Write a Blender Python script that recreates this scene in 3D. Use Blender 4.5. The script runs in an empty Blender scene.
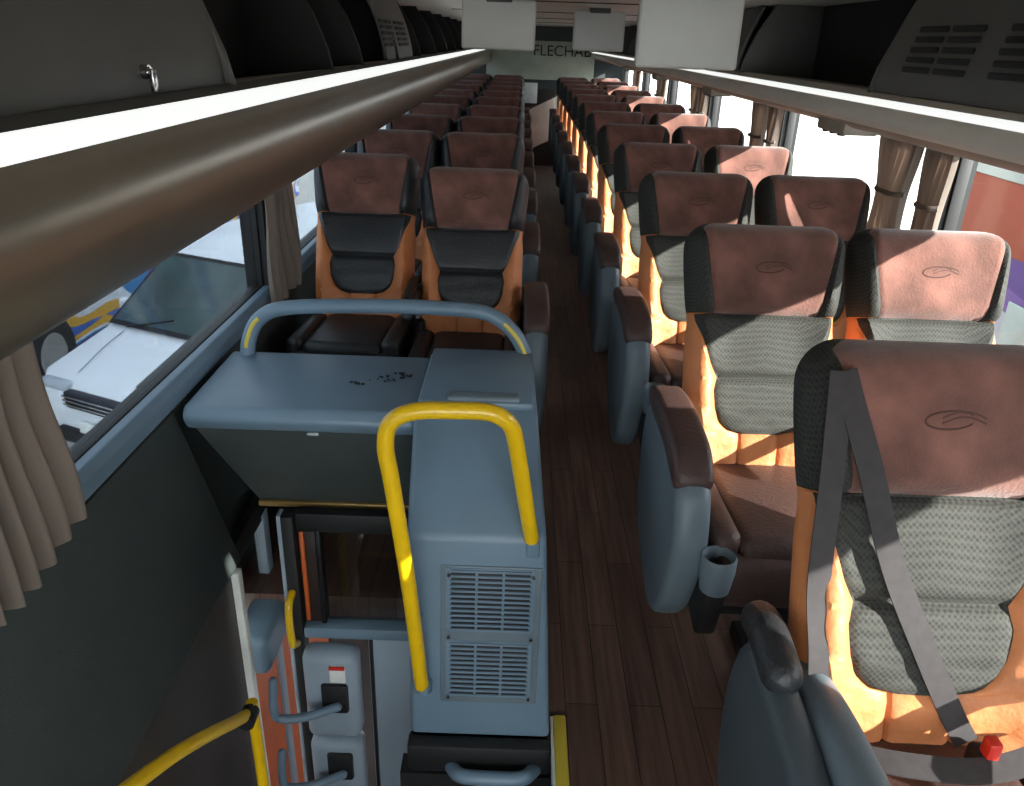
import bpy, bmesh, math, random
from mathutils import Vector, Matrix
random.seed(4)
sc = bpy.context.scene
try:
    sc.view_settings.view_transform = 'Standard'
    sc.view_settings.look = 'None'
except Exception: pass
sc.view_settings.exposure = 0.5
M = {}
def lin(c):
    return tuple((x/255/12.92 if x/255 <= .04045 else ((x/255+.055)/1.055)**2.4) for x in c)
def mat(name, rgb, rough=.5, metal=0, noise=8, amt=.15, bump=0, bscale=60, sheen=0, coat=0, spec=.5, emis=0):
    m = bpy.data.materials.new(name); m.use_nodes = True
    nt = m.node_tree; N = nt.nodes; b = N['Principled BSDF']
    c = lin(rgb)
    tc = N.new('ShaderNodeTexCoord'); nz = N.new('ShaderNodeTexNoise'); nz.inputs['Scale'].default_value = noise
    nz.inputs['Detail'].default_value = 4
    nt.links.new(tc.outputs['Object'], nz.inputs['Vector'])
    r = N.new('ShaderNodeValToRGB'); r.color_ramp.elements[0].position = .3; r.color_ramp.elements[1].position = .7
    r.color_ramp.elements[0].color = tuple(x*(1-amt) for x in c)+(1,)
    r.color_ramp.elements[1].color = tuple(min(1, x*(1+amt)) for x in c)+(1,)
    nt.links.new(nz.outputs['Fac'], r.inputs['Fac']); nt.links.new(r.outputs['Color'], b.inputs['Base Color'])
    b.inputs['Roughness'].default_value = rough; b.inputs['Metallic'].default_value = metal
    b.inputs['Specular IOR Level'].default_value = spec
    b.inputs['Sheen Weight'].default_value = sheen; b.inputs['Coat Weight'].default_value = coat
    if emis:
        b.inputs['Emission Color'].default_value = c+(1,); b.inputs['Emission Strength'].default_value = emis
    if bump:
        n2 = N.new('ShaderNodeTexNoise'); n2.inputs['Scale'].default_value = bscale
        nt.links.new(tc.outputs['Object'], n2.inputs['Vector'])
        bp = N.new('ShaderNodeBump'); bp.inputs['Strength'].default_value = bump; bp.inputs['Distance'].default_value = .01
        nt.links.new(n2.outputs['Fac'], bp.inputs['Height']); nt.links.new(bp.outputs['Normal'], b.inputs['Normal'])
    M[name] = m
    return m
mat('brown_suede', (116, 77, 67), .95, noise=12, amt=.36, bump=.2, bscale=180, sheen=.35)
mat('logo_stitch', (84, 55, 48), .8)
mat('black_leather', (38, 39, 42), .45, bump=.2, bscale=120)
mat('brown_leather', (72, 52, 48), .5, bump=.2, bscale=120)
mat('orange_leather', (202, 124, 74), .55, noise=10, amt=.12, bump=.25, bscale=60)
mat('bluegrey_plastic', (104, 125, 142), .42, amt=.06, bump=.05, bscale=250)
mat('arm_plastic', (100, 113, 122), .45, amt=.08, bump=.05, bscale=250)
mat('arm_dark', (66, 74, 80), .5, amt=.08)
mat('light_bluegrey', (140, 154, 166), .5, amt=.06)
mat('dark_panel', (58, 65, 64), .6, amt=.1, bump=.2, bscale=300)
mat('bin_panel', (80, 80, 77), .5, amt=.08, bump=.1, bscale=300)
mat('bin_dark', (18, 18, 18), .8)
mat('rack_fascia', (140, 130, 116), .3, metal=.55, amt=.05)
mat('rack_light', (230, 225, 214), .4, metal=.1, amt=.04)
mat('rack_strip_glow', (235, 238, 236), .3, amt=.02, emis=.75)  # emission stands in for daylight on the metal rack lip, not a lamp
mat('rack_under', (160, 149, 136), .5)
mat('black_rubber', (20, 20, 22), .6)
mat('metal_dark', (50, 50, 54), .4, metal=.7)
mat('chrome', (190, 190, 190), .2, metal=1)
mat('yellow_paint', (232, 186, 20), .32, amt=.05, coat=.3)
mat('yellow_paint2', (205, 180, 60), .4, amt=.05)
mat('ceiling_panel', (216, 212, 204), .4, amt=.03)
mat('monitor_back', (212, 211, 206), .45, amt=.03)
mat('dark_wood', (44, 32, 28), .45, noise=5, amt=.3)
mat('belt_web', (46, 41, 43), .7, noise=60, amt=.2)
mat('red_plastic', (200, 40, 25), .4)
mat('white_paint', (225, 227, 230), .35, amt=.02, coat=.2)
mat('car_glass', (70, 84, 84), .12, amt=.3, noise=2, spec=.35)
mat('orange_paint', (205, 100, 50), .35, amt=.12)
mat('lamp_glass', (170, 178, 185), .15, coat=.5)
mat('asphalt', (165, 162, 156), .9, noise=1.5, amt=.1)
mat('lower_floor', (60, 56, 54), .7)
mat('gold_strip', (150, 120, 70), .4, metal=.4)
mat('rear_glass', (176, 182, 164), .3, amt=.1)
mat('sticker_white', (225, 225, 220), .6)
mat('smudge', (30, 32, 36), .7)

def nodes_of(name):
    m = bpy.data.materials.new(name); m.use_nodes = True; M[name] = m
    return m, m.node_tree, m.node_tree.nodes, m.node_tree.links
# textured cloth
m, nt, N, L = nodes_of('mesh_cloth'); b = N['Principled BSDF']
tc = N.new('ShaderNodeTexCoord'); vo = N.new('ShaderNodeTexVoronoi'); vo.inputs['Scale'].default_value = 150; vo.inputs['Randomness'].default_value = .15
mp = N.new('ShaderNodeMapping'); mp.inputs['Rotation'].default_value = (0, .785, 0); L.new(tc.outputs['Object'], mp.inputs[0])
r = N.new('ShaderNodeValToRGB'); r.color_ramp.elements[0].position = .15; r.color_ramp.elements[1].position = .65
r.color_ramp.elements[0].color = (.014, .0145, .0135, 1); r.color_ramp.elements[1].color = (.046, .046, .04, 1)
L.new(mp.outputs[0], vo.inputs['Vector']); L.new(vo.outputs['Distance'], r.inputs['Fac']); L.new(r.outputs['Color'], b.inputs['Base Color'])
bp = N.new('ShaderNodeBump'); bp.inputs['Strength'].default_value = .3; bp.inputs['Distance'].default_value = .003
L.new(vo.outputs['Distance'], bp.inputs['Height']); L.new(bp.outputs['Normal'], b.inputs['Normal'])
b.inputs['Roughness'].default_value = .75; b.inputs['Specular IOR Level'].default_value = .35
# curtain cloth, partly translucent
m, nt, N, L = nodes_of('curtain_cloth'); b = N['Principled BSDF']
b.inputs['Base Color'].default_value = lin((128, 116, 106))+(1,); b.inputs['Roughness'].default_value = .9
tl = N.new('ShaderNodeBsdfTranslucent'); tl.inputs[0].default_value = lin((120, 98, 84))+(1,)
mx = N.new('ShaderNodeMixShader'); mx.inputs[0].default_value = .3
tc = N.new('ShaderNodeTexCoord'); nz = N.new('ShaderNodeTexNoise'); nz.inputs['Scale'].default_value = 200; bp = N.new('ShaderNodeBump'); bp.inputs['Strength'].default_value = .2
L.new(tc.outputs['Object'], nz.inputs['Vector']); L.new(nz.outputs['Fac'], bp.inputs['Height']); L.new(bp.outputs['Normal'], b.inputs['Normal'])
L.new(b.outputs[0], mx.inputs[1]); L.new(tl.outputs[0], mx.inputs[2]); L.new(mx.outputs[0], N['Material Output'].inputs[0])
# wood floor
m, nt, N, L = nodes_of('wood_floor'); b = N['Principled BSDF']
tc = N.new('ShaderNodeTexCoord'); sp = N.new('ShaderNodeSeparateXYZ'); cb = N.new('ShaderNodeCombineXYZ')
L.new(tc.outputs['Object'], sp.inputs[0]); L.new(sp.outputs['Y'], cb.inputs['X']); L.new(sp.outputs['X'], cb.inputs['Y'])
br = N.new('ShaderNodeTexBrick'); br.inputs['Scale'].default_value = 1; br.inputs['Brick Width'].default_value = .62
br.inputs['Row Height'].default_value = .085; br.inputs['Mortar Size'].default_value = .0015; br.inputs['Mortar'].default_value = (.012, .008, .006, 1)
br.inputs['Color1'].default_value = lin((108, 80, 68))+(1,); br.inputs['Color2'].default_value = lin((76, 56, 48))+(1,)
L.new(cb.outputs[0], br.inputs['Vector'])
mp = N.new('ShaderNodeMapping'); mp.inputs['Scale'].default_value = (50, 2.5, 1); L.new(tc.outputs['Object'], mp.inputs[0])
nz = N.new('ShaderNodeTexNoise'); nz.inputs['Scale'].default_value = 1; nz.inputs['Detail'].default_value = 6; L.new(mp.outputs[0], nz.inputs['Vector'])
mx = N.new('ShaderNodeMix'); mx.data_type = 'RGBA'; mx.blend_type = 'MULTIPLY'; mx.inputs['Factor'].default_value = .9
L.new(br.outputs['Color'], mx.inputs['A'])
rr = N.new('ShaderNodeValToRGB'); rr.color_ramp.elements[0].position = .3; rr.color_ramp.elements[1].position = .7
rr.color_ramp.elements[0].color = (.45, .4, .38, 1); rr.color_ramp.elements[1].color = (1.2, 1.2, 1.2, 1)
L.new(nz.outputs['Fac'], rr.inputs['Fac']); L.new(rr.outputs['Color'], mx.inputs['B']); L.new(mx.outputs['Result'], b.inputs['Base Color'])
b.inputs['Roughness'].default_value = .42
# glass panes
def glass(name, tint):
    m, nt, N, L = nodes_of(name); N.remove(N['Principled BSDF'])
    t = N.new('ShaderNodeBsdfTransparent'); t.inputs[0].default_value = tint+(1,)
    g = N.new('ShaderNodeBsdfGlossy'); g.inputs['Roughness'].default_value = .02
    x = N.new('ShaderNodeMixShader'); x.inputs[0].default_value = .04
    L.new(t.outputs[0], x.inputs[1]); L.new(g.outputs[0], x.inputs[2]); L.new(x.outputs[0], N['Material Output'].inputs[0])
glass('glass_clear', (.95, .97, .96)); glass('glass_tint', (.36, .39, .41))
# mural paint
def mural(name, cols, sc_=.5, off=0):
    m, nt, N, L = nodes_of(name); b = N['Principled BSDF']
    tc = N.new('ShaderNodeTexCoord'); mp = N.new('ShaderNodeMapping'); mp.inputs['Scale'].default_value = (.3, .55, 1.0)
    mp.inputs['Location'].default_value = (off, off, off); L.new(tc.outputs['Object'], mp.inputs[0])
    nz = N.new('ShaderNodeTexNoise'); nz.inputs['Scale'].default_value = sc_; nz.inputs['Detail'].default_value = 0; nz.inputs['Distortion'].default_value = 1.0
    L.new(mp.outputs[0], nz.inputs['Vector'])
    ml = N.new('ShaderNodeMath'); ml.operation = 'MULTIPLY'; ml.inputs[1].default_value = 3.1; L.new(nz.outputs['Fac'], ml.inputs[0])
    fr = N.new('ShaderNodeMath'); fr.operation = 'FRACT'; L.new(ml.outputs[0], fr.inputs[0])
    r = N.new('ShaderNodeValToRGB'); r.color_ramp.interpolation = 'CONSTANT'
    n = len(cols)
    while len(r.color_ramp.elements) < n: r.color_ramp.elements.new(.5)
    for i, c in enumerate(cols):
        r.color_ramp.elements[i].position = i/n; r.color_ramp.elements[i].color = lin(c)+(1,)
    L.new(fr.outputs[0], r.inputs[0]); L.new(r.outputs[0], b.inputs['Base Color']); b.inputs['Roughness'].default_value = .3
mural('mural_left', [(225, 228, 235), (225, 170, 50), (60, 100, 185), (215, 218, 230), (105, 75, 160), (60, 130, 190)], .9)
# right bus: horizontal livery bands by height
m, nt, N, L = nodes_of('mural_right'); b = N['Principled BSDF']
tc = N.new('ShaderNodeTexCoord'); sp = N.new('ShaderNodeSeparateXYZ'); L.new(tc.outputs['Object'], sp.inputs[0])
nz = N.new('ShaderNodeTexNoise'); nz.inputs['Scale'].default_value = .6; L.new(tc.outputs['Object'], nz.inputs['Vector'])
ma = N.new('ShaderNodeMath'); ma.operation = 'MULTIPLY_ADD'; ma.inputs[1].default_value = .5; L.new(nz.outputs['Fac'], ma.inputs[0]); L.new(sp.outputs['Z'], ma.inputs[2])
dv = N.new('ShaderNodeMath'); dv.operation = 'DIVIDE'; dv.inputs[1].default_value = 4.3; L.new(ma.outputs[0], dv.inputs[0])
r = N.new('ShaderNodeValToRGB'); r.color_ramp.interpolation = 'CONSTANT'
st = [(0, (90, 60, 130)), (.42, (225, 222, 232)), (.5, (150, 110, 190)), (.54, (120, 85, 165)), (.60, (190, 84, 50)), (.76, (170, 66, 44))]
while len(r.color_ramp.elements) < len(st): r.color_ramp.elements.new(.5)
for i, (p_, c_) in enumerate(st): r.color_ramp.elements[i].position = p_; r.color_ramp.elements[i].color = tuple(x*.28 for x in lin(c_))+(1,)
L.new(dv.outputs[0], r.inputs[0]); L.new(r.outputs[0], b.inputs['Base Color']); b.inputs['Roughness'].default_value = .7; b.inputs['Specular IOR Level'].default_value = .15

class MB:
    def __init__(s): s.v = []; s.f = []; s.m = []; s.names = []
    def mi(s, n):
        if n not in s.names: s.names.append(n)
        return s.names.index(n)
    def raw(s, verts, faces, mats):
        o = len(s.v); s.v += [tuple(v) for v in verts]
        for i, f in enumerate(faces):
            s.f.append([o+k for k in f]); s.m.append(s.mi(mats[i] if isinstance(mats, list) else mats))
    def bm(s, bm, mt, mx=None):
        if mx is not None: bm.transform(mx)
        bm.verts.index_update()
        s.raw([v.co[:] for v in bm.verts], [[v.index for v in f.verts] for f in bm.faces], mt); bm.free()
    def box(s, x0, x1, y0, y1, z0, z1, mt, bev=0, seg=2, rot=None):
        bm = bmesh.new(); bmesh.ops.create_cube(bm, size=1)
        bmesh.ops.scale(bm, vec=(abs(x1-x0), abs(y1-y0), abs(z1-z0)), verts=bm.verts)
        if bev: bmesh.ops.bevel(bm, geom=bm.edges[:]+bm.verts[:], offset=bev, segments=seg, affect='EDGES', profile=.5)
        mx = Matrix.Translation(((x0+x1)/2, (y0+y1)/2, (z0+z1)/2))
        if rot: mx = mx @ rot
        s.bm(bm, mt, mx)
    def prism(s, pts, x0, x1, mt, bev=0, axis='X', seg=2):
        n = len(pts); bm = bmesh.new()
        def P(p, a): return (a, p[0], p[1]) if axis == 'X' else ((p[0], a, p[1]) if axis == 'Y' else (p[0], p[1], a))
        A = [bm.verts.new(P(p, x0[i] if isinstance(x0, list) else x0)) for i, p in enumerate(pts)]
        B = [bm.verts.new(P(p, x1[i] if isinstance(x1, list) else x1)) for i, p in enumerate(pts)]
        fa = bm.faces.new(A); fb = bm.faces.new(B[::-1])
        for i in range(n): bm.faces.new((A[i], B[i], B[(i+1) % n], A[(i+1) % n]))
        bmesh.ops.recalc_face_normals(bm, faces=bm.faces)
        if bev:
            ed = set(fa.edges) | set(fb.edges)
            for e in bm.edges:
                if e.calc_face_angle(0) > .6: ed.add(e)
            bmesh.ops.bevel(bm, geom=list(ed), offset=bev, segments=seg, affect='EDGES', profile=.5)
        s.bm(bm, mt)
    def tube(s, pts, r, mt, seg=12, res=8, smooth=True, flat=1.0, rnd=False):
        P = catmull(pts, res) if smooth else [Vector(p) for p in pts]
        if rnd:
            a, b_ = (P[1]-P[0]).normalized(), (P[-1]-P[-2]).normalized()
            k_ = [1, .96, .82, .6, .3, 0]
            P = [P[0]-a*r*q for q in (1, .95, .8, .57, .28)]+P+[P[-1]+b_*r*q for q in (.28, .57, .8, .95, 1)]
            sc_ = [.06, .3, .6, .82, .96]; R_ = sc_+[1]*(len(P)-10)+sc_[::-1]
        else: R_ = [1]*len(P)
        verts = []; faces = []; up = None
        for i, p in enumerate(P):
            t = (P[min(i+1, len(P)-1)]-P[max(i-1, 0)]).normalized()
            if up is None: up = t.orthogonal().normalized()
            up = (up - t*up.dot(t)).normalized(); sd = t.cross(up)
            for k in range(seg):
                a = 2*math.pi*k/seg; verts.append(p+up*math.cos(a)*r*R_[i]+sd*math.sin(a)*r*flat*R_[i])
        for i in range(len(P)-1):
            for k in range(seg):
                faces.append((i*seg+k, i*seg+(k+1) % seg, (i+1)*seg+(k+1) % seg, (i+1)*seg+k))
        faces.append(list(range(seg))[::-1]); faces.append([(len(P)-1)*seg+k for k in range(seg)])
        s.raw(verts, faces, mt)
    def cyl(s, c, r, h, mt, axis='Z', seg=24, r2=None, bev=0):
        bm = bmesh.new(); bmesh.ops.create_cone(bm, cap_ends=True, segments=seg, radius1=r, radius2=r if r2 is None else r2, depth=h)
        if bev: 
            ed = [e for e in bm.edges if e.calc_face_angle(0) > .6]
            bmesh.ops.bevel(bm, geom=ed, offset=bev, segments=2, affect='EDGES')
        R = {'Z': Matrix(), 'X': Matrix.Rotation(math.pi/2, 4, 'Y'), 'Y': Matrix.Rotation(math.pi/2, 4, 'X')}[axis]
        s.bm(bm, mt, Matrix.Translation(c) @ R)
    def ribbon(s, pts, nrm, w, mt, th=.003, res=6):
        P = catmull(pts, res); n = Vector(nrm).normalized(); verts = []; faces = []
        for i, p in enumerate(P):
            t = (P[min(i+1, len(P)-1)]-P[max(i-1, 0)]).normalized(); sd = t.cross(n).normalized()*w/2
            verts += [p-sd, p+sd, p+sd+n*th, p-sd+n*th]
        for i in range(len(P)-1):
            for k in range(4): faces.append((i*4+k, i*4+(k+1) % 4, (i+1)*4+(k+1) % 4, (i+1)*4+k))
        s.raw(verts, faces, mt)
    def mesh(s, name, ang=32):
        me = bpy.data.meshes.new(name); me.from_pydata(s.v, [], s.f)
        for n in s.names: me.materials.append(M[n])
        for i, p in enumerate(me.polygons): p.material_index = s.m[i]
        bm = bmesh.new(); bm.from_mesh(me)
        bmesh.ops.recalc_face_normals(bm, faces=bm.faces)
        for f in bm.faces: f.smooth = True
        for e in bm.edges: e.smooth = e.calc_face_angle(0) < math.radians(ang)
        bm.to_mesh(me); bm.free(); me.update()
        return me
    def obj(s, name, loc=(0, 0, 0), rotz=0, ang=32):
        o = bpy.data.objects.new(name, s.mesh(name, ang)); sc.collection.objects.link(o); o.location = loc; o.rotation_euler[2] = rotz
        return o
def catmull(pts, res):
    P = [Vector(p) for p in pts]
    if len(P) < 3: return [P[0].lerp(P[-1], i/res) for i in range(res+1)]
    Q = [2*P[0]-P[1]]+P+[2*P[-1]-P[-2]]; out = []
    for i in range(1, len(Q)-2):
        a, b, c, d = Q[i-1:i+3]
        for k in range(res):
            t = k/res
            out.append(.5*((2*b)+(c-a)*t+(2*a-5*b+4*c-d)*t*t+(3*b-a-3*c+d)*t**3))
    out.append(P[-1]); return out
def interp(tab, v):
    if v <= tab[0][0]: return tab[0][1]
    for (a, x), (b, y) in zip(tab, tab[1:]):
        if v <= b: return x+(y-x)*(v-a)/(b-a)
    return tab[-1][1]
def g(x, c, w): return math.exp(-((x-c)/w)**2)

# ---------------------------------------------------------------- SEATS
SL = .655; SA = math.radians(20)
SO = Vector((0, -.224, .575)); SE = Vector((0, math.sin(SA), math.cos(SA))); SN = Vector((0, -math.cos(SA), math.sin(SA)))
VH = .65; VB = .195
LOWB = [(VB, .05), (.21, .085), (.24, .105), (.29, .117), (.36, .122), (.41, .115), (.46, .132), (.55, .152), (.62, .172), (.66, .182)]
def s_hw(v):
    w = .187+.014*g(v, .9, .2)-.005*g(v, .62, .05)
    if v > .9:
        t = min(1, (v-.9)/.1); w = w-.06+.06*math.sqrt(max(0, 1-t*t))
    return w
def s_front(x, v, b):
    hw = s_hw(v); q = min(1, abs(x)/hw); edge = math.sqrt(max(0, 1-q**7))
    top = 1.0
    if v > .9: top = math.sqrt(max(0, 1-((v-.9)/.1)**2.6))
    o = .05+.03*g(q, .84, .17)
    if v > VH: o += .026*min(1, (v-VH)/.04)*(1-.3*q)
    o += .02*g(v, .3, .16)+.012*g(v, .52, .1)*(1-q)
    o -= .009*g(abs(x), b, .006)
    o -= .012*g(v, VH, .012)
    if abs(x) < b: o -= .012*g(v, .41, .014)
    o -= .006*g(v, VB, .012)*(abs(x) < .12)
    o += .0026*math.sin(v*70+x*25)*g(v, .25, .22)*math.sin(x*40+2)
    return o*edge*top
def seat_back(mb, cloth, wing):
    def lsp(a, b, n): return [a+(b-a)*i/n for i in range(n)]
    vs = lsp(0, VB, 8)+lsp(VB, .30, 8)+lsp(.30, .38, 4)+lsp(.38, .44, 8)+lsp(.44, VH-.025, 8)+lsp(VH-.025, VH-.003, 3)+[VH-.003, VH+.003]+lsp(VH+.02, .9, 7)
    vs += [.9+.1*math.sin(i/9*math.pi/2) for i in range(10)]
    tw = [0, .1, .3, .5, .7, .85, .94, .985, 1]
    rows = []
    for v in vs:
        hw = s_hw(v)
        if v < VH: b = min(interp(LOWB, v), hw-.012)
        else: b = min(.128+.034*(v-VH)/.3, hw-.015)
        half = [0, .25, .5, .75, .9]; xs = [b*h for h in half]+[b-.006, b, b+.006]+[b+.006+(hw-b-.006)*t for t in tw[1:]]
        xs_full = [-x for x in xs[::-1]]+xs[1:]
        loop = [SO+SE*SL*v+SN*s_front(x, v, b)+Vector((x, 0, 0)) for x in xs_full]
        top = 1 if v <= .9 else math.sqrt(max(0, 1-((v-.9)/.1)**2.6))
        back = []
        for k in range(1, 8):
            x = hw*math.cos(math.pi*k/8); q = abs(x)/hw
            back.append(SO+SE*SL*v-SN*.055*math.sqrt(max(0, 1-q**4))*top+Vector((x, 0, 0)))
        rows.append((v, b, xs_full, loop+back))
    n = len(rows[0][3]); nf = len(rows[0][2]); verts = [p for r_ in rows for p in r_[3]]; faces = []; mats = []
    for i in range(len(rows)-1):
        v = (rows[i][0]+rows[i+1][0])/2
        for k in range(n):
            faces.append((i*n+k, i*n+(k+1) % n, (i+1)*n+(k+1) % n, (i+1)*n+k))
            if k < nf-1:
                xm = (rows[i][2][k]+rows[i][2][k+1])/2; inside = abs(xm) < rows[i][1]
                if v > VH: mt = 'brown_suede' if inside else wing
                elif v < VB: mt = 'orange_leather'
                else: mt = cloth if inside else 'orange_leather'
            else: mt = 'arm_plastic'
            mats.append(mt)
    faces.append(list(range(n))); mats.append('black_leather')
    mb.raw(verts, faces, mats)
    pts = []
    for k in range(25):
        a = 2*math.pi*k/24*.86+.4; x = .036*math.cos(a); v = .83+.02*math.sin(a)+.1*x
        pts.append(SO+SE*SL*v+SN*(s_front(x, v, .14)+.0)+Vector((x, 0, 0)))
    mb.tube(pts, .0016, 'logo_stitch', seg=5, res=2)
    for q in (0, 1):
        pts = []
        for k in range(8):
            x = -.012+.064*k/7; v = .822+.016*math.sin(k/7*3)+.012*q
            pts.append(SO+SE*SL*v+SN*(s_front(x, v, .14)+.0)+Vector((x, 0, 0)))
        mb.tube(pts, .0014, 'logo_stitch', seg=5, res=2)
def make_seat(aisle_sign, left=False, first=False):
    mb = MB(); seat_back(mb, 'black_leather' if left else 'mesh_cloth', 'black_leather' if left else 'mesh_cloth')
    R = Matrix.Rotation(math.radians(-4), 4, 'X'); cm = 'black_leather' if left else 'brown_leather'
    mb.box(-.135, .135, -.64, -.19, .52, .65, cm, .03, 3, R)
    mb.box(-.19, -.128, -.63, -.19, .52, .658, cm, .024, 3, R)
    mb.box(.128, .19, -.63, -.19, .52, .658, cm, .024, 3, R)
    mb.box(-.19, .19, -.66, -.585, .50, .63, cm, .035, 3)
    mb.box(-.17, .17, -.62, -.15, .46, .54, 'black_rubber', .01)
    mb.box(-.185, -.165, -.28, -.12, .46, .68, 'metal_dark', .006)
    mb.box(.165, .185, -.28, -.12, .46, .68, 'metal_dark', .006)
    lx = .09 if aisle_sign < 0 else -.09
    mb.prism([(-.45, .46), (-.22, .46), (-.26, .04), (-.40, .04)], lx-.025, lx+.025, 'metal_dark', .008)
    mb.box(lx-.04, lx+.04, -.48, -.14, 0, .05, 'metal_dark', .01)
    if aisle_sign:
        s = aisle_sign
        a, c = (s*.2, s*.277) if not first else (s*.205, s*.262)
        prof = [(-.20, .79), (-.15, .74), (-.13, .62), (-.16, .48), (-.24, .40), (-.36, .35), (-.46, .34), (-.54, .40), (-.60, .50), (-.635, .61), (-.62, .71), (-.57, .78), (-.4, .80)]
        if first: prof = [(y, z-.015-max(0, (-.3-y))*.25*(z > .6)) for y, z in prof]
        prof = [(p[1], p[2]) for p in catmull([(0,)+q for q in prof+[prof[0]]], 3)][:-1]
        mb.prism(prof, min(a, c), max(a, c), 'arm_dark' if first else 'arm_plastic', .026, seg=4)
        if first:
            mb.tube([(s*.23, -.15, .775), (s*.234, -.2, .79), (s*.234, -.27, .78)], .03, 'black_leather', seg=16, rnd=True)
            mb.tube([(s*.172, -.10, .68), (s*.174, -.18, .71), (s*.176, -.32, .745), (s*.178, -.48, .755), (s*.178, -.58, .74)], .034, 'arm_plastic', seg=16, flat=.85, rnd=True)
        else:
            pad = [(-.18, .82), (-.30, .84), (-.44, .84), (-.53, .828), (-.582, .79), (-.585, .755), (-.55, .745), (-.42, .77), (-.2, .775)]
            pad = [(p[1], p[2]) for p in catmull([(0,)+q for q in pad+[pad[0]]], 3)][:-1]
            mb.prism(pad, min(s*.196, s*.281), max(s*.196, s*.281), 'brown_leather', .018, seg=4)
        cx, cy, cz = s*.185, -.655, .605
        seg = 20; v = []; f = []
        prof2 = [(.001, -.04), (.026, -.04), (.031, .035), (.034, .04), (.037, .035), (.037, .0), (.031, -.045), (0.001, -.045)]
        for (rr_, zz) in prof2:
            for k in range(seg): v.append((cx+rr_*math.cos(2*math.pi*k/seg), cy+rr_*math.sin(2*math.pi*k/seg), cz+zz))
        for i in range(len(prof2)-1):
            for k in range(seg): f.append((i*seg+k, i*seg+(k+1) % seg, (i+1)*seg+(k+1) % seg, (i+1)*seg+k))
        mb.raw(v, f, 'arm_plastic')
        mb.box(cx-.012, cx+.012, cy+.02, cy+.1, cz-.04, cz+.01, 'black_rubber', .004)
        mb.prism([(-.68, .565), (-.58, .565), (-.56, .44), (-.64, .42)], cx-.024, cx+.024, 'black_rubber', .01)
        mb.tube([(-s*.2, -.18, .76), (-s*.2, -.3, .775), (-s*.2, -.48, .77)], .02, 'black_leather', seg=10, rnd=True)
    else:
        mb.tube([(.2, -.18, .76), (.2, -.3, .775), (.2, -.48, .77)], .016, 'black_leather', seg=10, rnd=True)
    return mb.mesh('coach_seat', 40)
me_R = make_seat(-1); me_R0 = make_seat(-1, first=True); me_L = make_seat(1, True); me_W = make_seat(0); me_WL = make_seat(0, True)
def put(me, x, y, z=0, rz=0):
    o = bpy.data.objects.new('coach_seat', me); sc.collection.objects.link(o); o.location = (x, y, z); o.rotation_euler[2] = rz
    return o
for i in range(12):
    y = 1.13+.86*i
    if i: put(me_R, .625, y)
    else: put(me_R0, .63, y-.01, .012)
    put(me_W, 1.04, y+.01)
for i in range(10):
    y = 3.04+.84*i
    put(me_L, -.165 if i == 0 else -.18, y-(.06 if i == 0 else 0), -.03 if i == 0 else 0); put(me_WL, -.575, y+.01)
def bs(x, v, off=.006):
    b = interp(LOWB, v) if v < VH else .14
    return SO+SE*SL*v+SN*(s_front(x, v, b)+off)+Vector((x, 0, 0))
mb = MB()
mb.ribbon([bs(-.165, .93, .01), bs(-.15, .86), bs(-.12, .72, .02), bs(-.07, .5, .02), bs(-.01, .3), bs(.04, .16), bs(.06, .10, .02)], SN, .036, 'belt_web')
mb.ribbon([bs(-.168, .93, .012), bs(-.172, .7, .02), bs(-.172, .45, .014), bs(-.168, .3, .012), bs(-.165, .14, .02)], SN, .034, 'belt_web')
mb.ribbon([bs(-.15, .10, .035), Vector((-.06, -.33, .678)), Vector((.05, -.335, .678)), Vector((.17, -.3, .68))], (0, -.3, 1), .036, 'belt_web')
mb.box(.056, .076, -.322, -.300, .675, .712, 'red_plastic', .005)
mb.box(.048, .086, -.32, -.285, .645, .685, 'black_rubber', .008)
mb.box(-.185, -.14, -.07, -.02, 1.14, 1.175, 'black_rubber', .008)
mb.obj('seat_belt', (.63, 1.12, .012))

# ---------------------------------------------------------------- SHELL
XL, XR, Y0, Y1 = -.85, 1.33, -1.3, 11.4
mb = MB()
mb.box(.15, XR, Y0, Y1, -.1, 0, 'wood_floor'); mb.box(XL, .15, 1.95, Y1, -.1, 0, 'wood_floor')
mb.box(-.22, .15, 1.43, 1.95, -.1, 0, 'wood_floor'); mb.box(XL, .15, Y0, -.05, -.1, 0, 'wood_floor')
mb.obj('floor')
mb = MB()
mb.box(XL-.05, XR+.05, Y0, Y1, 1.78, 1.84, 'ceiling_panel')
for y in [i*1.6-.5 for i in range(8)]: mb.box(-.5, .95, y, y+.012, 1.776, 1.781, 'bin_dark')
mb.obj('ceiling')
pill_R = [-1.2, .85, 2.55, 4.25, 5.95, 7.65, 9.35, 11.3]
pill_L = [-1.2, .9, 2.64, 4.32, 6.0, 7.7, 9.4, 11.3]
ZS, ZT = .79, 1.38
def side_wall(xin, xout, ylow0, pill, pw):
    mb = MB(); a, b = sorted((xin, xout))
    mb.box(a, b, ylow0, Y1, -.1, ZS, 'dark_panel'); mb.box(a, b, Y0, Y1, ZT, 1.84, 'bin_dark')
    for p in pill: mb.box(a, b, p-pw, p+pw, ZS, ZT, 'black_rubber')
    return mb
side_wall(XL, XL-.08, 1.75, pill_L, .04).obj('wall_left')
side_wall(XR, XR+.08, Y0, pill_R, .05).obj('wall_right')
k = 0
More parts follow.
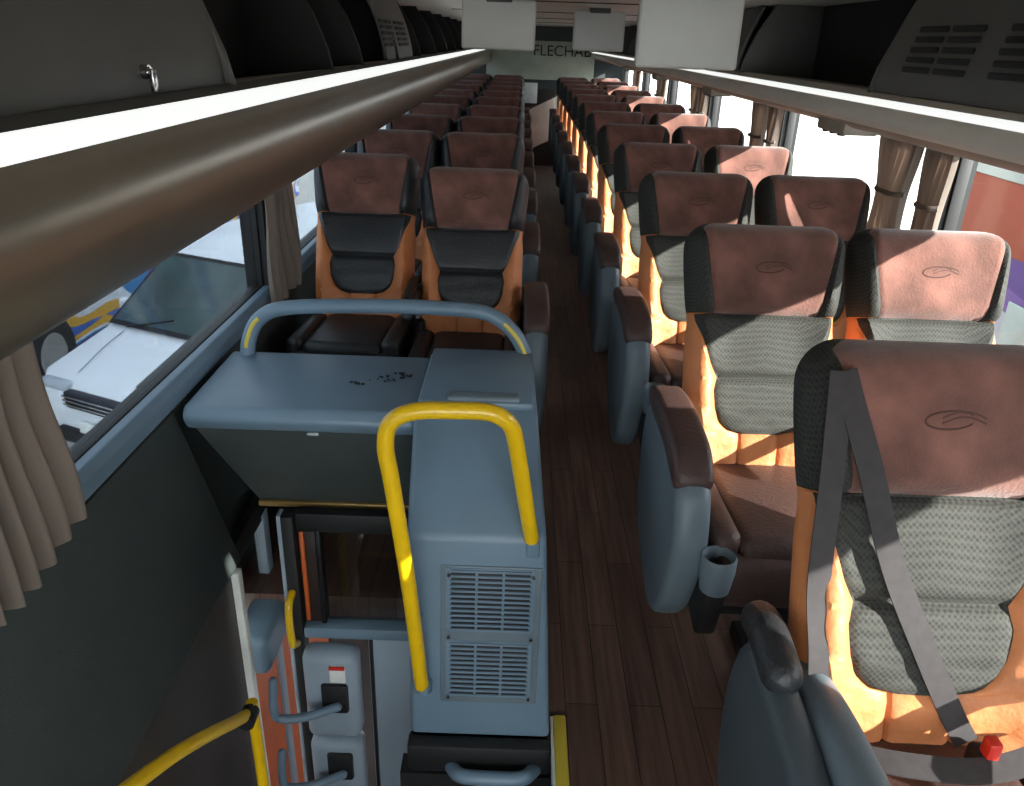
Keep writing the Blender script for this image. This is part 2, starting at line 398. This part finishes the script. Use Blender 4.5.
for x, gm, pill, pw in ((XL-.04, 'glass_tint', pill_L, .04), (XR+.04, 'glass_clear', pill_R, .05)):
    for p, q in zip(pill, pill[1:]):
        k += 1; mb = MB(); mb.box(x-.003, x+.003, p+pw, q-pw, ZS, ZT, gm)
        for (ya, yb, za, zb) in ((p+pw, q-pw, ZS-.002, ZS+.014), (p+pw, q-pw, ZT-.016, ZT), (p+pw-.003, p+pw+.012, ZS, ZT), (q-pw-.012, q-pw+.003, ZS, ZT)):
            mb.box(x-.02, x+.02, ya, yb, za, zb, 'black_rubber', .004)
        mb.obj('window_%d' % k)
mb = MB(); mb.prism([(XL-.005, .735), (XL+.014, .74), (XL+.018, .78), (XL+.003, .80), (XL-.04, .80), (XL-.04, .735)], Y0, Y1, 'bluegrey_plastic', .004, axis='Y'); mb.obj('trim_1')
mb = MB(); mb.prism([(XR+.005, .72), (XR-.018, .725), (XR-.022, .775), (XR-.005, .80), (XR+.04, .80), (XR+.04, .72)], Y0, Y1, 'bluegrey_plastic', .004, axis='Y'); mb.obj('trim_2')
mb = MB()
mb.box(XL-.08, XR+.08, Y0-.08, Y0, -.1, .5, 'dark_panel'); mb.box(XL-.08, XR+.08, Y0-.08, Y0, 1.76, 1.84, 'dark_panel')
for x in (XL-.04, .24, XR+.04): mb.box(x-.04, x+.04, Y0-.08, Y0, .5, 1.76, 'black_rubber')
mb.obj('wall_front')
mb = MB(); mb.box(XL, XR, Y0-.045, Y0-.04, .5, 1.76, 'glass_clear'); mb.obj('window_15')
mb = MB()
mb.box(XL-.08, XR+.08, Y1, Y1+.08, -.1, 1.84, 'dark_panel'); mb.box(-.5, .95, Y1-.02, Y1, 1.12, 1.6, 'rear_glass', .01)
mb.box(-.1, .45, Y1-.06, Y1, 0, 1.0, 'dark_wood', .01)
mb.box(-.06, .2, Y1-.08, Y1-.05, .82, 1.08, 'sticker_white', .01)
mb.obj('wall_rear')
cu = bpy.data.curves.new('t', 'FONT'); cu.body = 'FLECHABUS'; cu.size = .19; cu.extrude = .004; cu.align_x = 'LEFT'
to = bpy.data.objects.new('tmp', cu); sc.collection.objects.link(to)
dg = bpy.context.evaluated_depsgraph_get(); tme = bpy.data.meshes.new_from_object(to.evaluated_get(dg)); bpy.data.objects.remove(to)
tme.materials.clear(); tme.materials.append(M['black_rubber'])
o = bpy.data.objects.new('rear_window_lettering', tme); sc.collection.objects.link(o); o.rotation_euler = (math.pi/2, 0, 0); o.location = (.12, Y1-.026, 1.42)

# ---------------------------------------------------------------- LUGGAGE RACKS
def rack(prof_pts, pm):
    mb = MB(); n = len(prof_pts); ys = [Y0, Y1]
    v = [(p[0], y, p[1]) for y in ys for p in prof_pts]; f = []; mt = []
    for i in range(n):
        j = (i+1) % n; f.append((i, j, n+j, n+i)); mt.append(pm[i])
    f.append(list(range(n))); f.append([n+i for i in range(n)][::-1]); mt += ['rack_under']*2
    mb.raw(v, f, mt); return mb
nose = catmull([(-.462, 0, 1.482), (-.44, 0, 1.462), (-.43, 0, 1.42), (-.437, 0, 1.37), (-.46, 0, 1.325), (-.51, 0, 1.30), (-.58, 0, 1.295)], 4)
P = [(-.60, 1.50), (-.545, 1.494)]+[(p.x, p.z) for p in nose]+[(-.7, 1.32), (XL, 1.36), (XL, 1.47)]
mb = rack(P, ['bin_panel', 'rack_strip_glow']+['rack_fascia']*(len(nose)-1)+['rack_under']*4)
for y in (2.05, 3.75, 5.45, 7.15): mb.box(-.66, -.56, y, y+.2, 1.285, 1.31, 'rack_under', .008)
LD = [1.70, 2.6, 3.1, 4.0, 4.85, 5.7, 6.55, 7.4, 8.25, 9.1, 9.95, 10.8]
for y in LD:
    mb.prism([(XL, 1.47), (-.585, 1.495), (-.60, 1.56), (-.64, 1.66), (-.72, 1.78), (XL, 1.78)], y-.012, y+.012, 'bin_dark' if y > 2 else 'bin_panel', .003, axis='Y')
mb.obj('luggage_rack')
def bin_door(s, x0, y0, y1, vents):
    mb = MB(); c = [(0, 1.497), (.008, 1.56), (.035, 1.66), (.085, 1.775)]; c = [(p[1], p[2]) for p in catmull([(0,)+q for q in c], 4)]
    pts = [(x0+s*a, z) for a, z in c]+[(x0+s*(a+.02), z) for a, z in c[::-1]]
    mb.prism(pts, y0, y1, 'bin_panel', .005, axis='Y')
    if vents:
        for yy in [y1-.42*(i+1)-.04 for i in range(int((y1-y0)/.42))]:
            for r_ in range(5):
                for q in range(2):
                    z = 1.555+.024*r_; xx = x0+s*interp([(1.497, 0), (1.56, .008), (1.61, .02), (1.66, .035), (1.72, .06)], z)-s*.001
                    mb.box(xx-.004, xx+.004, yy+q*.17, yy+q*.17+.145, z, z+.014, 'bin_dark', .003)
    else:
        mb.cyl((x0+s*.0, y1-.36, 1.535), .011, .02, 'chrome', 'X', 16, bev=.003)
        mb.box(x0-s*.012-.004, x0-s*.012+.004, y1-.368, y1-.352, 1.505, 1.54, 'chrome', .002)
    return mb
bin_door(-1, -.6, -.2, 1.69, False).obj('luggage_bin_door')
bin_door(-1, -.6, 3.75, 4.6, True).obj('luggage_bin_door')
nose = catmull([(.915, 0, 1.483), (.898, 0, 1.468), (.89, 0, 1.445), (.90, 0, 1.42), (.94, 0, 1.402), (1.02, 0, 1.395)], 4)
P = [(1.02, 1.50), (.95, 1.488)]+[(p.x, p.z) for p in nose]+[(1.15, 1.39), (XR, 1.385), (XR, 1.48)]
mb = rack(P, ['rack_light', 'rack_strip_glow', 'rack_strip_glow', 'rack_strip_glow']+['rack_light']*9+['rack_under']*(len(nose)-12)+['rack_under']*4)
for y in (2.3, 4.0, 5.7, 7.4): 
    mb.box(.90, 1.0, y, y+.22, 1.385, 1.42, 'rack_under', .008)
    for q in range(3): mb.cyl((.915, y+.05+.06*q, 1.386), .012, .012, 'bin_dark', 'Z', 12)
RD = [1.0, 2.42, 3.9, 4.8, 5.7, 6.55, 7.4, 8.25, 9.1, 9.95, 10.8]
for y in RD:
    mb.prism([(XR, 1.48), (.995, 1.495), (1.01, 1.56), (1.05, 1.66), (1.12, 1.78), (XR, 1.78)], y-.012, y+.012, 'bin_panel', .003, axis='Y')
mb.obj('luggage_rack')
bin_door(1, 1.0, 1.0, 2.40, True).obj('luggage_bin_door')
bin_door(1, 1.0, 4.0, 6.5, False).obj('luggage_bin_door')
for (xa, xb, y, zb) in ((-.29, .05, 3.95, 1.555), (.365, .70, 2.78, 1.53), (.28, .575, 4.95, 1.555)):
    mb = MB(); mb.box(xa, xb, y, y+.04, zb, 1.765, 'monitor_back', .012, 3)
    mb.box(xa+.02, xb-.02, y+.036, y+.044, zb+.02, 1.74, 'car_glass', .003)
    mb.box((xa+xb)/2-.06, (xa+xb)/2+.06, y+.0, y+.04, 1.75, 1.782, 'bin_panel', .004)
    mb.obj('fold_down_monitor')

# ---------------------------------------------------------------- CURTAINS
def curtain(x, y0, y1, zt, zb, folds, amp, seed, tie=.25, tz=.55):
    rnd = random.Random(seed); ph = [rnd.uniform(0, 6) for _ in range(4)]; nu, nv = folds*12, 30; v = []; f = []
    for j in range(nv+1):
        t = j/nv; z = zt+(zb-zt)*t
        wd = 1-tie*g(t, tz, .28)
        for i in range(nu+1):
            u = i/nu; yc = (y0+y1)/2; y = yc+(y1-y0)*(u-.5)*wd+.006*math.sin(5*t+ph[0]+u*9)
            a = amp*(.7+.3*math.sin(u*7+ph[1]))*(1+.35*t)
            v.append((x+a*math.sin(2*math.pi*folds*u+ph[2]+.6*math.sin(3*t+ph[3]))+.008*math.sin(6*t+4*u), y, z+.008*math.sin(9*u+ph[1])*t))
    for j in range(nv):
        for i in range(nu):
            a = j*(nu+1)+i; f.append((a, a+1, a+nu+2, a+nu+1))
    mb = MB(); mb.raw(v, f, 'curtain_cloth')
    mb.box(x-.012, x+.012, y0-.02, y1+.02, zt-.01, zt+.02, 'black_rubber', .003)
    if tie > .35:
        z = zt+(zb-zt)*tz; w_ = (y1-y0)*(1-tie)/2+.008; yc = (y0+y1)/2
        mb.tube([(x, yc-w_, z), (x-amp*1.5, yc-w_*.6, z-.004), (x-amp*1.6, yc+w_*.6, z-.004), (x, yc+w_, z)], .008, 'curtain_cloth', seg=8)
    return mb.obj('window_curtain', ang=80)
curtain(-.79, .72, 1.23, 1.30, .76, 9, .02, 1, .12)
for i, y in enumerate([2.63, 4.3, 6.0, 7.7, 9.4]): curtain(-.80, y-.15, y+.16, 1.33, .77, 5, .018, 10+i)
for i, y in enumerate([2.55, 4.25, 5.95, 7.65, 9.35]):
    curtain(1.275, y-.17, y-.0, 1.365, .80, 4, .016, 30+i, .45, .34); curtain(1.275, y+.03, y+.34, 1.365, .80, 6, .018, 50+i, .45, .34)
curtain(1.275, -1.15, .30, 1.365, .78, 15, .018, 77, .05)  # unseen front curtain, added to keep the sun off the stair wall

# ---------------------------------------------------------------- STAIRWELL
mb = MB()
mb.prism([(XL-.05, .73), (XL+.01, .73), (-.72, .29), (-.74, .27), (XL-.05, .27)], Y0, 1.74, 'dark_panel', .006, axis='Y'); mb.obj('wall_stair_upper')
mb = MB(); mb.box(-.82, -.735, Y0, 1.70, -1.8, .275, 'dark_wood'); mb.box(-.76, -.715, 1.69, 1.72, -1.8, .275, 'sticker_white', .004)
mb.box(-.93, -.85, 2.75, 4.6, -1.8, -.1, 'dark_wood'); mb.obj('wall_stair_lower')
mb = MB()
for i in range(7):
    yy = -.05+.21*i; z = -.22*(i+1)
    mb.box(-.71, .13, yy, yy+.24 if i < 6 else 1.68, z-.2, z, 'lower_floor', .004)
    mb.box(-.71, .13, yy+.205, yy+.235, z-.004, z+.004, 'yellow_paint2', .002)
mb.box(.13, .17, -.05, 1.40, -1.8, -.045, 'dark_panel'); mb.box(-.25, .15, 1.40, 1.46, -1.8, -.1, 'black_rubber')
mb.obj('staircase')
mb = MB(); mb.box(-.93, XR, -1, 5, -1.86, -1.8, 'lower_floor'); mb.obj('lower_deck_floor')
mb = MB(); mb.box(.135, .168, -.04, 1.5, -.03, .012, 'yellow_paint2', .005); mb.box(.128, .14, -.04, 1.5, -.04, .006, 'sticker_white', .002); mb.obj('stair_nosing')
mb = MB()
mb.box(-.80, -.77, 1.72, 2.75, .2, .27, 'black_rubber', .004); mb.box(-.80, -.77, 2.69, 2.75, -1.8, .27, 'black_rubber', .004)
mb.box(-.79, -.785, 1.74, 2.7, -.1, .22, 'glass_clear'); mb.box(-.80, -.775, 1.74, 2.7, -1.8, -.1, 'orange_paint', .006)
mb.box(-.80, -.69, 1.76, 2.3, -.16, -.02, 'bluegrey_plastic', .03, 3)
mb.box(-.80, -.765, 2.05, 2.10, -1.8, .22, 'light_bluegrey', .005)
mb.obj('door_1')
mb = MB()
mb.box(-.62, -.585, 1.78, 1.83, -1.8, .40, 'black_rubber', .006); mb.box(-.632, -.62, 1.785, 1.825, -1.8, .40, 'light_bluegrey', .003)
mb.box(-.585, -.22, 1.80, 1.84, .34, .40, 'black_rubber', .005)
mb.box(-.535, -.52, 1.80, 1.84, .02, .36, 'metal_dark', .004)
mb.box(-.585, -.22, 1.78, 1.84, -.02, .02, 'bluegrey_plastic', .008)
mb.box(-.52, -.22, 1.825, 1.83, .02, .36, 'glass_clear')
mb.box(-.585, -.535, 1.81, 1.83, .02, .36, 'dark_wood', .003); mb.box(-.578, -.566, 1.80, 1.815, .03, .34, 'orange_paint', .003)
mb.box(-.40, -.22, 1.79, 1.83, -1.8, -.02, 'light_bluegrey', .008)
mb.box(-.395, -.385, 1.78, 1.80, -1.8, -.02, 'metal_dark', .002)
mb.box(-.585, -.42, 1.72, 1.80, -.36, -.03, 'light_bluegrey', .03, 3)
mb.box(-.585, -.42, 1.72, 1.80, -1.2, -.375, 'light_bluegrey', .03, 3)
for z in (-.18, -.46):
    mb.box(-.53, -.45, 1.708, 1.73, z-.06, z+.05, 'black_rubber', .01)
    mb.tube([(-.48, 1.70, z-.02), (-.56, 1.66, z-.02), (-.63, 1.64, z-.01), (-.645, 1.64, z+.03), (-.645, 1.66, z+.11)], .013, 'bluegrey_plastic', rnd=True)
mb.box(-.50, -.455, 1.712, 1.722, -.12, -.06, 'sticker_white', .002); mb.box(-.50, -.455, 1.708, 1.716, -.07, -.06, 'red_plastic', .001)
mb.tube([(-.60, 1.76, .16), (-.60, 1.72, .14), (-.60, 1.72, .02), (-.60, 1.76, -.02)], .011, 'yellow_paint', rnd=True)
mb.obj('stairwell_partition')
mb = MB(); mb.tube([(-.62, .1, 1.06-.5), (-.61, .55, .62), (-.60, .95, .43), (-.59, 1.29, .185), (-.585, 1.35, .135), (-.585, 1.36, .06), (-.585, 1.36, -1.1)], .014, 'yellow_paint', res=6)
mb.cyl((-.585, 1.33, .15), .02, .05, 'black_rubber', 'Y', bev=.004); mb.cyl((-.585, 1.36, -1.2), .014, .3, 'yellow_paint')
mb.obj('stair_handrail')

# counter
mb = MB()
mb.prism([(1.735, .685), (1.715, .72), (1.735, .75), (2.10, .755), (2.11, .73), (2.10, .69)], -.815, -.235, 'bluegrey_plastic', .012, seg=3)
mb.prism([(1.745, .695), (2.05, .695), (2.05, .66), (1.90, .40), (1.865, .40), (1.755, .66)], [-.805, -.805, -.805, -.70, -.70, -.79], -.24, 'dark_panel', .006)
mb.box(-.70, -.24, 1.855, 1.91, .385, .402, 'gold_strip', .003)
mb.box(-.515, -.485, 1.744, 1.752, .672, .68, 'lamp_glass', .002)
rn = random.Random(2)
for (cx, cy, n, w) in ((-.33, 1.93, 16, .035), (-.30, 1.96, 12, .025), (-.42, 1.90, 8, .014), (-.39, 1.91, 5, .03)):
    for i in range(n):
        x = cx+rn.uniform(-w, w); y = cy+rn.uniform(-w, w)*.6; r_ = rn.uniform(.0015, .005)
        mb.cyl((x, y, .7565-.0015+(y-1.9)*.012), r_, .002, 'smudge', seg=9)
mb.obj('stairwell_counter')
mb = MB()
arc = [(-.765, 2.08, .75), (-.755, 2.085, .80), (-.725, 2.09, .855), (-.66, 2.095, .888), (-.5, 2.1, .90), (-.3, 2.1, .905), (-.12, 2.1, .90), (-.05, 2.095, .882), (0, 2.09, .84), (.03, 2.085, .79), (.035, 2.08, .755)]
mb.tube(arc, .021, 'bluegrey_plastic', seg=14)
P = catmull(arc, 8)
def off(seg_): return [p+Vector((0, -.0165, .004)) for p in seg_]
mb.tube(off(P[4:18]), .007, 'yellow_paint2', smooth=False, seg=8); mb.tube(off(P[-22:-5]), .007, 'yellow_paint2', smooth=False, seg=8)
mb.obj('guard_rail')
mb = MB()
pr = [(1.43, 0), (1.47, .57), (1.53, .63), (1.70, .765), (1.76, .775), (2.10, .775), (2.10, 0)]
mb.prism(pr, [-.225, -.225, -.23, -.238, -.238, -.238, -.225], [.125, .092, .083, .066, .062, .055, .12], 'bluegrey_plastic', .014, seg=3)
mb.box(-.23, .055, 1.73, 2.095, .765, .789, 'bluegrey_plastic', .01)
mb.box(-.16, .02, 1.735, 1.775, .782, .80, 'arm_plastic', .008, 3)
RF = Matrix.Rotation(math.radians(-4), 4, 'X')
def onface(z): return 1.43+.04*z/.57
def fbox(x0, x1, z0, z1, d, mt, bev=.002):
    yc = onface((z0+z1)/2); mb.box(x0, x1, yc-d, yc+.01, z0, z1, mt, bev, 2, RF)
fbox(-.15, .085, .11, .50, .004, 'arm_plastic', .004)
for (za, zb) in ((.33, .49), (.14, .29)):
    fbox(-.138, .07, za-.005, zb+.005, .007, 'bluegrey_plastic', .003)
    fbox(-.125, .058, za, zb, .0085, 'black_rubber', .002)
    n = int((zb-za)/.0125)
    for i in range(n+1): 
        z = za+(zb-za)*i/n; fbox(-.128, .061, z-.0032, z+.0024, .0125, 'bluegrey_plastic', .001)
    for x in (-.066, -.004): fbox(x-.003, x+.003, za, zb, .011, 'bluegrey_plastic', .001)
for x in (-.13, .065):
    for z in (.135, .31, .48): 
        mb.cyl((x, onface(z)-.012, z), .004, .006, 'chrome', 'Y', 10)
mb.box(.045, .075, 1.455, 1.475, .53, .60, 'bluegrey_plastic', .006)
mb.box(-.23, .13, 1.395, 1.45, -.09, .0, 'black_rubber', .01)
mb.tube([(-.12, 1.40, -.07), (-.09, 1.36, -.055), (0, 1.355, -.055), (.06, 1.36, -.055), (.09, 1.40, -.07)], .018, 'bluegrey_plastic')
mb.obj('console_cabinet')
mb = MB()
mb.tube([(-.19, 1.43, .17), (-.193, 1.415, .19), (-.20, 1.40, .32), (-.215, 1.375, .55), (-.235, 1.35, .78), (-.243, 1.34, .87), (-.23, 1.335, .925), (-.185, 1.335, .95), (-.11, 1.335, .955), (-.04, 1.337, .952), (-.003, 1.345, .925), (.012, 1.365, .87), (.035, 1.41, .72), (.055, 1.455, .585)], .017, 'yellow_paint', seg=16)
mb.tube([(-.205, 1.39, .36), (-.20, 1.46, .36)], .01, 'bluegrey_plastic', smooth=False)
mb.cyl((-.19, 1.425, .17), .022, .03, 'bluegrey_plastic', 'Z', bev=.004)
mb.obj('handrail')

# ---------------------------------------------------------------- OUTSIDE
GZ = -2.35
mb = MB(); mb.box(-60, 60, -40, 80, GZ-.1, GZ, 'asphalt'); mb.obj('ground')
def wheel(mb, x, y, z, r, w):
    mb.cyl((x, y, z), r, w, 'black_rubber', 'X', 28, bev=.03); mb.cyl((x, y, z), r*.58, w+.02, 'chrome', 'X', 20, bev=.02)
def bus(name, x, y, ln, mural_mat):
    mb = MB(); w = 2.5
    mb.box(-w/2, w/2, -ln/2, ln/2, .35, 4.0, mural_mat, .12, 3)
    for s in (-1, 1):
        mb.box(s*(w/2-.02), s*(w/2+.012), -ln/2+.5, ln/2-.5, 2.95, 3.6, 'car_glass', .01)
        mb.box(s*(w/2-.02), s*(w/2+.012), -ln/2+1.8, ln/2-2, 1.5, 2.0, 'car_glass', .01)
        for yy in (-ln/2+2.2, ln/2-3.2, ln/2-2.0): wheel(mb, s*(w/2-.15), yy, .5, .5, .34)
        for i in range(1, 7): mb.box(s*(w/2-.02), s*(w/2+.016), -ln/2+.5+(ln-1)*i/7-.02, -ln/2+.5+(ln-1)*i/7+.02, 2.95, 3.6, 'black_rubber')
    for s in (-1, 1):
        mb.box(-w/2+.12, w/2-.12, s*(ln/2-.02), s*(ln/2+.015), 2.5, 3.7, 'car_glass', .01)
        mb.box(-w/2+.2, w/2-.2, s*(ln/2-.02), s*(ln/2+.015), 1.2, 2.1, 'car_glass', .01)
        for q in (-1, 1): mb.box(q*1.0-.14, q*1.0+.14, s*(ln/2-.02), s*(ln/2+.03), .65, .85, 'lamp_glass', .02)
    mb.obj(name, (x, y, GZ))
bus('parked_bus', -6.5, 12.5, 13, 'mural_left')
bus('parked_bus', 5.6, 2.9, 11.5, 'mural_right')
# white minivan : local -Y is the front
mb = MB()
side = [(-2.45, .35), (-2.52, .6), (-2.46, .85), (-2.3, .98), (-1.55, 1.16), (-.75, 1.80), (-.5, 1.90), (.4, 1.95), (2.2, 1.92), (2.42, 1.75), (2.5, 1.0), (2.5, .4)]
wf = lambda z, y: (.93 if z < 1.05 else .93-.17*(z-1.05)/.9)-(.14 if y < -2.3 else (.05 if y < -2.0 else 0))
mb.prism(side, [-wf(z, y) for y, z in side], [wf(z, y) for y, z in side], 'white_paint', .05, seg=3)
def quad(pts, mt): mb.raw(pts, [(0, 1, 2, 3)], mt)
def pt(y, z, k_, o): return (k_, y-o*.62, z+o*.78)
quad([pt(-1.53, 1.18, -.87, .024), pt(-1.53, 1.18, .87, .024), pt(-.78, 1.775, .73, .024), pt(-.78, 1.775, -.73, .024)], 'black_rubber')
quad([pt(-1.49, 1.21, -.83, .03), pt(-1.49, 1.21, .83, .03), pt(-.82, 1.745, .70, .03), pt(-.82, 1.745, -.70, .03)], 'car_glass')
for s in (-1, 1):
    for (ya, yb) in ((-1.15, -.25), (-.17, 1.0), (1.08, 2.3)):
        ya2 = ya+.42 if ya < -1 else ya
        quad([(s*(wf(1.18, 0)+.012), ya, 1.18), (s*(wf(1.18, 0)+.012), yb, 1.18), (s*(wf(1.72, 0)+.012), yb, 1.72), (s*(wf(1.72, 0)+.012), ya2, 1.72)], 'car_glass')
    for yy in (-1.6, 1.55): wheel(mb, s*.84, yy, .33, .33, .22)
    mb.box(s*.62-.2, s*.62+.2, -2.44, -2.2, .74, .94, 'lamp_glass', .05, 3)
    mb.box(s*1.03-.1, s*1.03+.1, -1.2, -1.05, 1.12, 1.32, 'white_paint', .04, 3)
    mb.box(s*.6-.12, s*.6+.12, -2.54, -2.48, .42, .52, 'black_rubber', .02)
    mb.tube([(s*.45, -2.28, 1.0), (s*.55, -1.9, 1.1), (s*.62, -1.58, 1.165)], .004, 'arm_plastic', seg=6)
mb.box(-.42, .42, -2.5, -2.4, .74, .90, 'metal_dark', .02)
for z in (.78, .82, .86): mb.box(-.42, .42, -2.515, -2.42, z-.007, z+.007, 'chrome', .003)
mb.box(-.5, .5, -2.545, -2.45, .40, .56, 'black_rubber', .02); mb.box(-.2, .2, -2.56, -2.53, .56, .67, 'sticker_white', .004)
for s in (-.6, .35): mb.tube([(s, -1.56, 1.2), (s+.5, -1.42, 1.31)], .008, 'black_rubber', smooth=False, seg=6)
mb.obj('minivan', (-2.72, 8.55, GZ), -math.atan2(.4, .917))

# ---------------------------------------------------------------- LIGHT, SKY, CAMERA
w = bpy.data.worlds.new('World'); sc.world = w; w.use_nodes = True
bg = w.node_tree.nodes['Background']; bg.inputs[0].default_value = (.9, .95, 1, 1); bg.inputs[1].default_value = 5.8
sl = bpy.data.lights.new('sun', 'SUN'); sl.energy = 14; sl.angle = .01; sl.color = (1, .96, .9)
so = bpy.data.objects.new('sun', sl); sc.collection.objects.link(so)
so.rotation_euler = Vector((-.74, .50, -.36)).to_track_quat('-Z', 'Y').to_euler()
cam = bpy.data.cameras.new('camera'); co = bpy.data.objects.new('camera', cam); sc.collection.objects.link(co); sc.camera = co
cam.sensor_width = 36; cam.lens = 780/1024*36; cam.clip_start = .02; cam.clip_end = 300
pitch = math.radians(24.35)
co.matrix_world = Matrix.Translation((0, 0, 1.6)) @ Matrix.Rotation(math.pi/2-pitch, 4, 'X') @ Matrix.Rotation(math.radians(2), 4, 'Z')
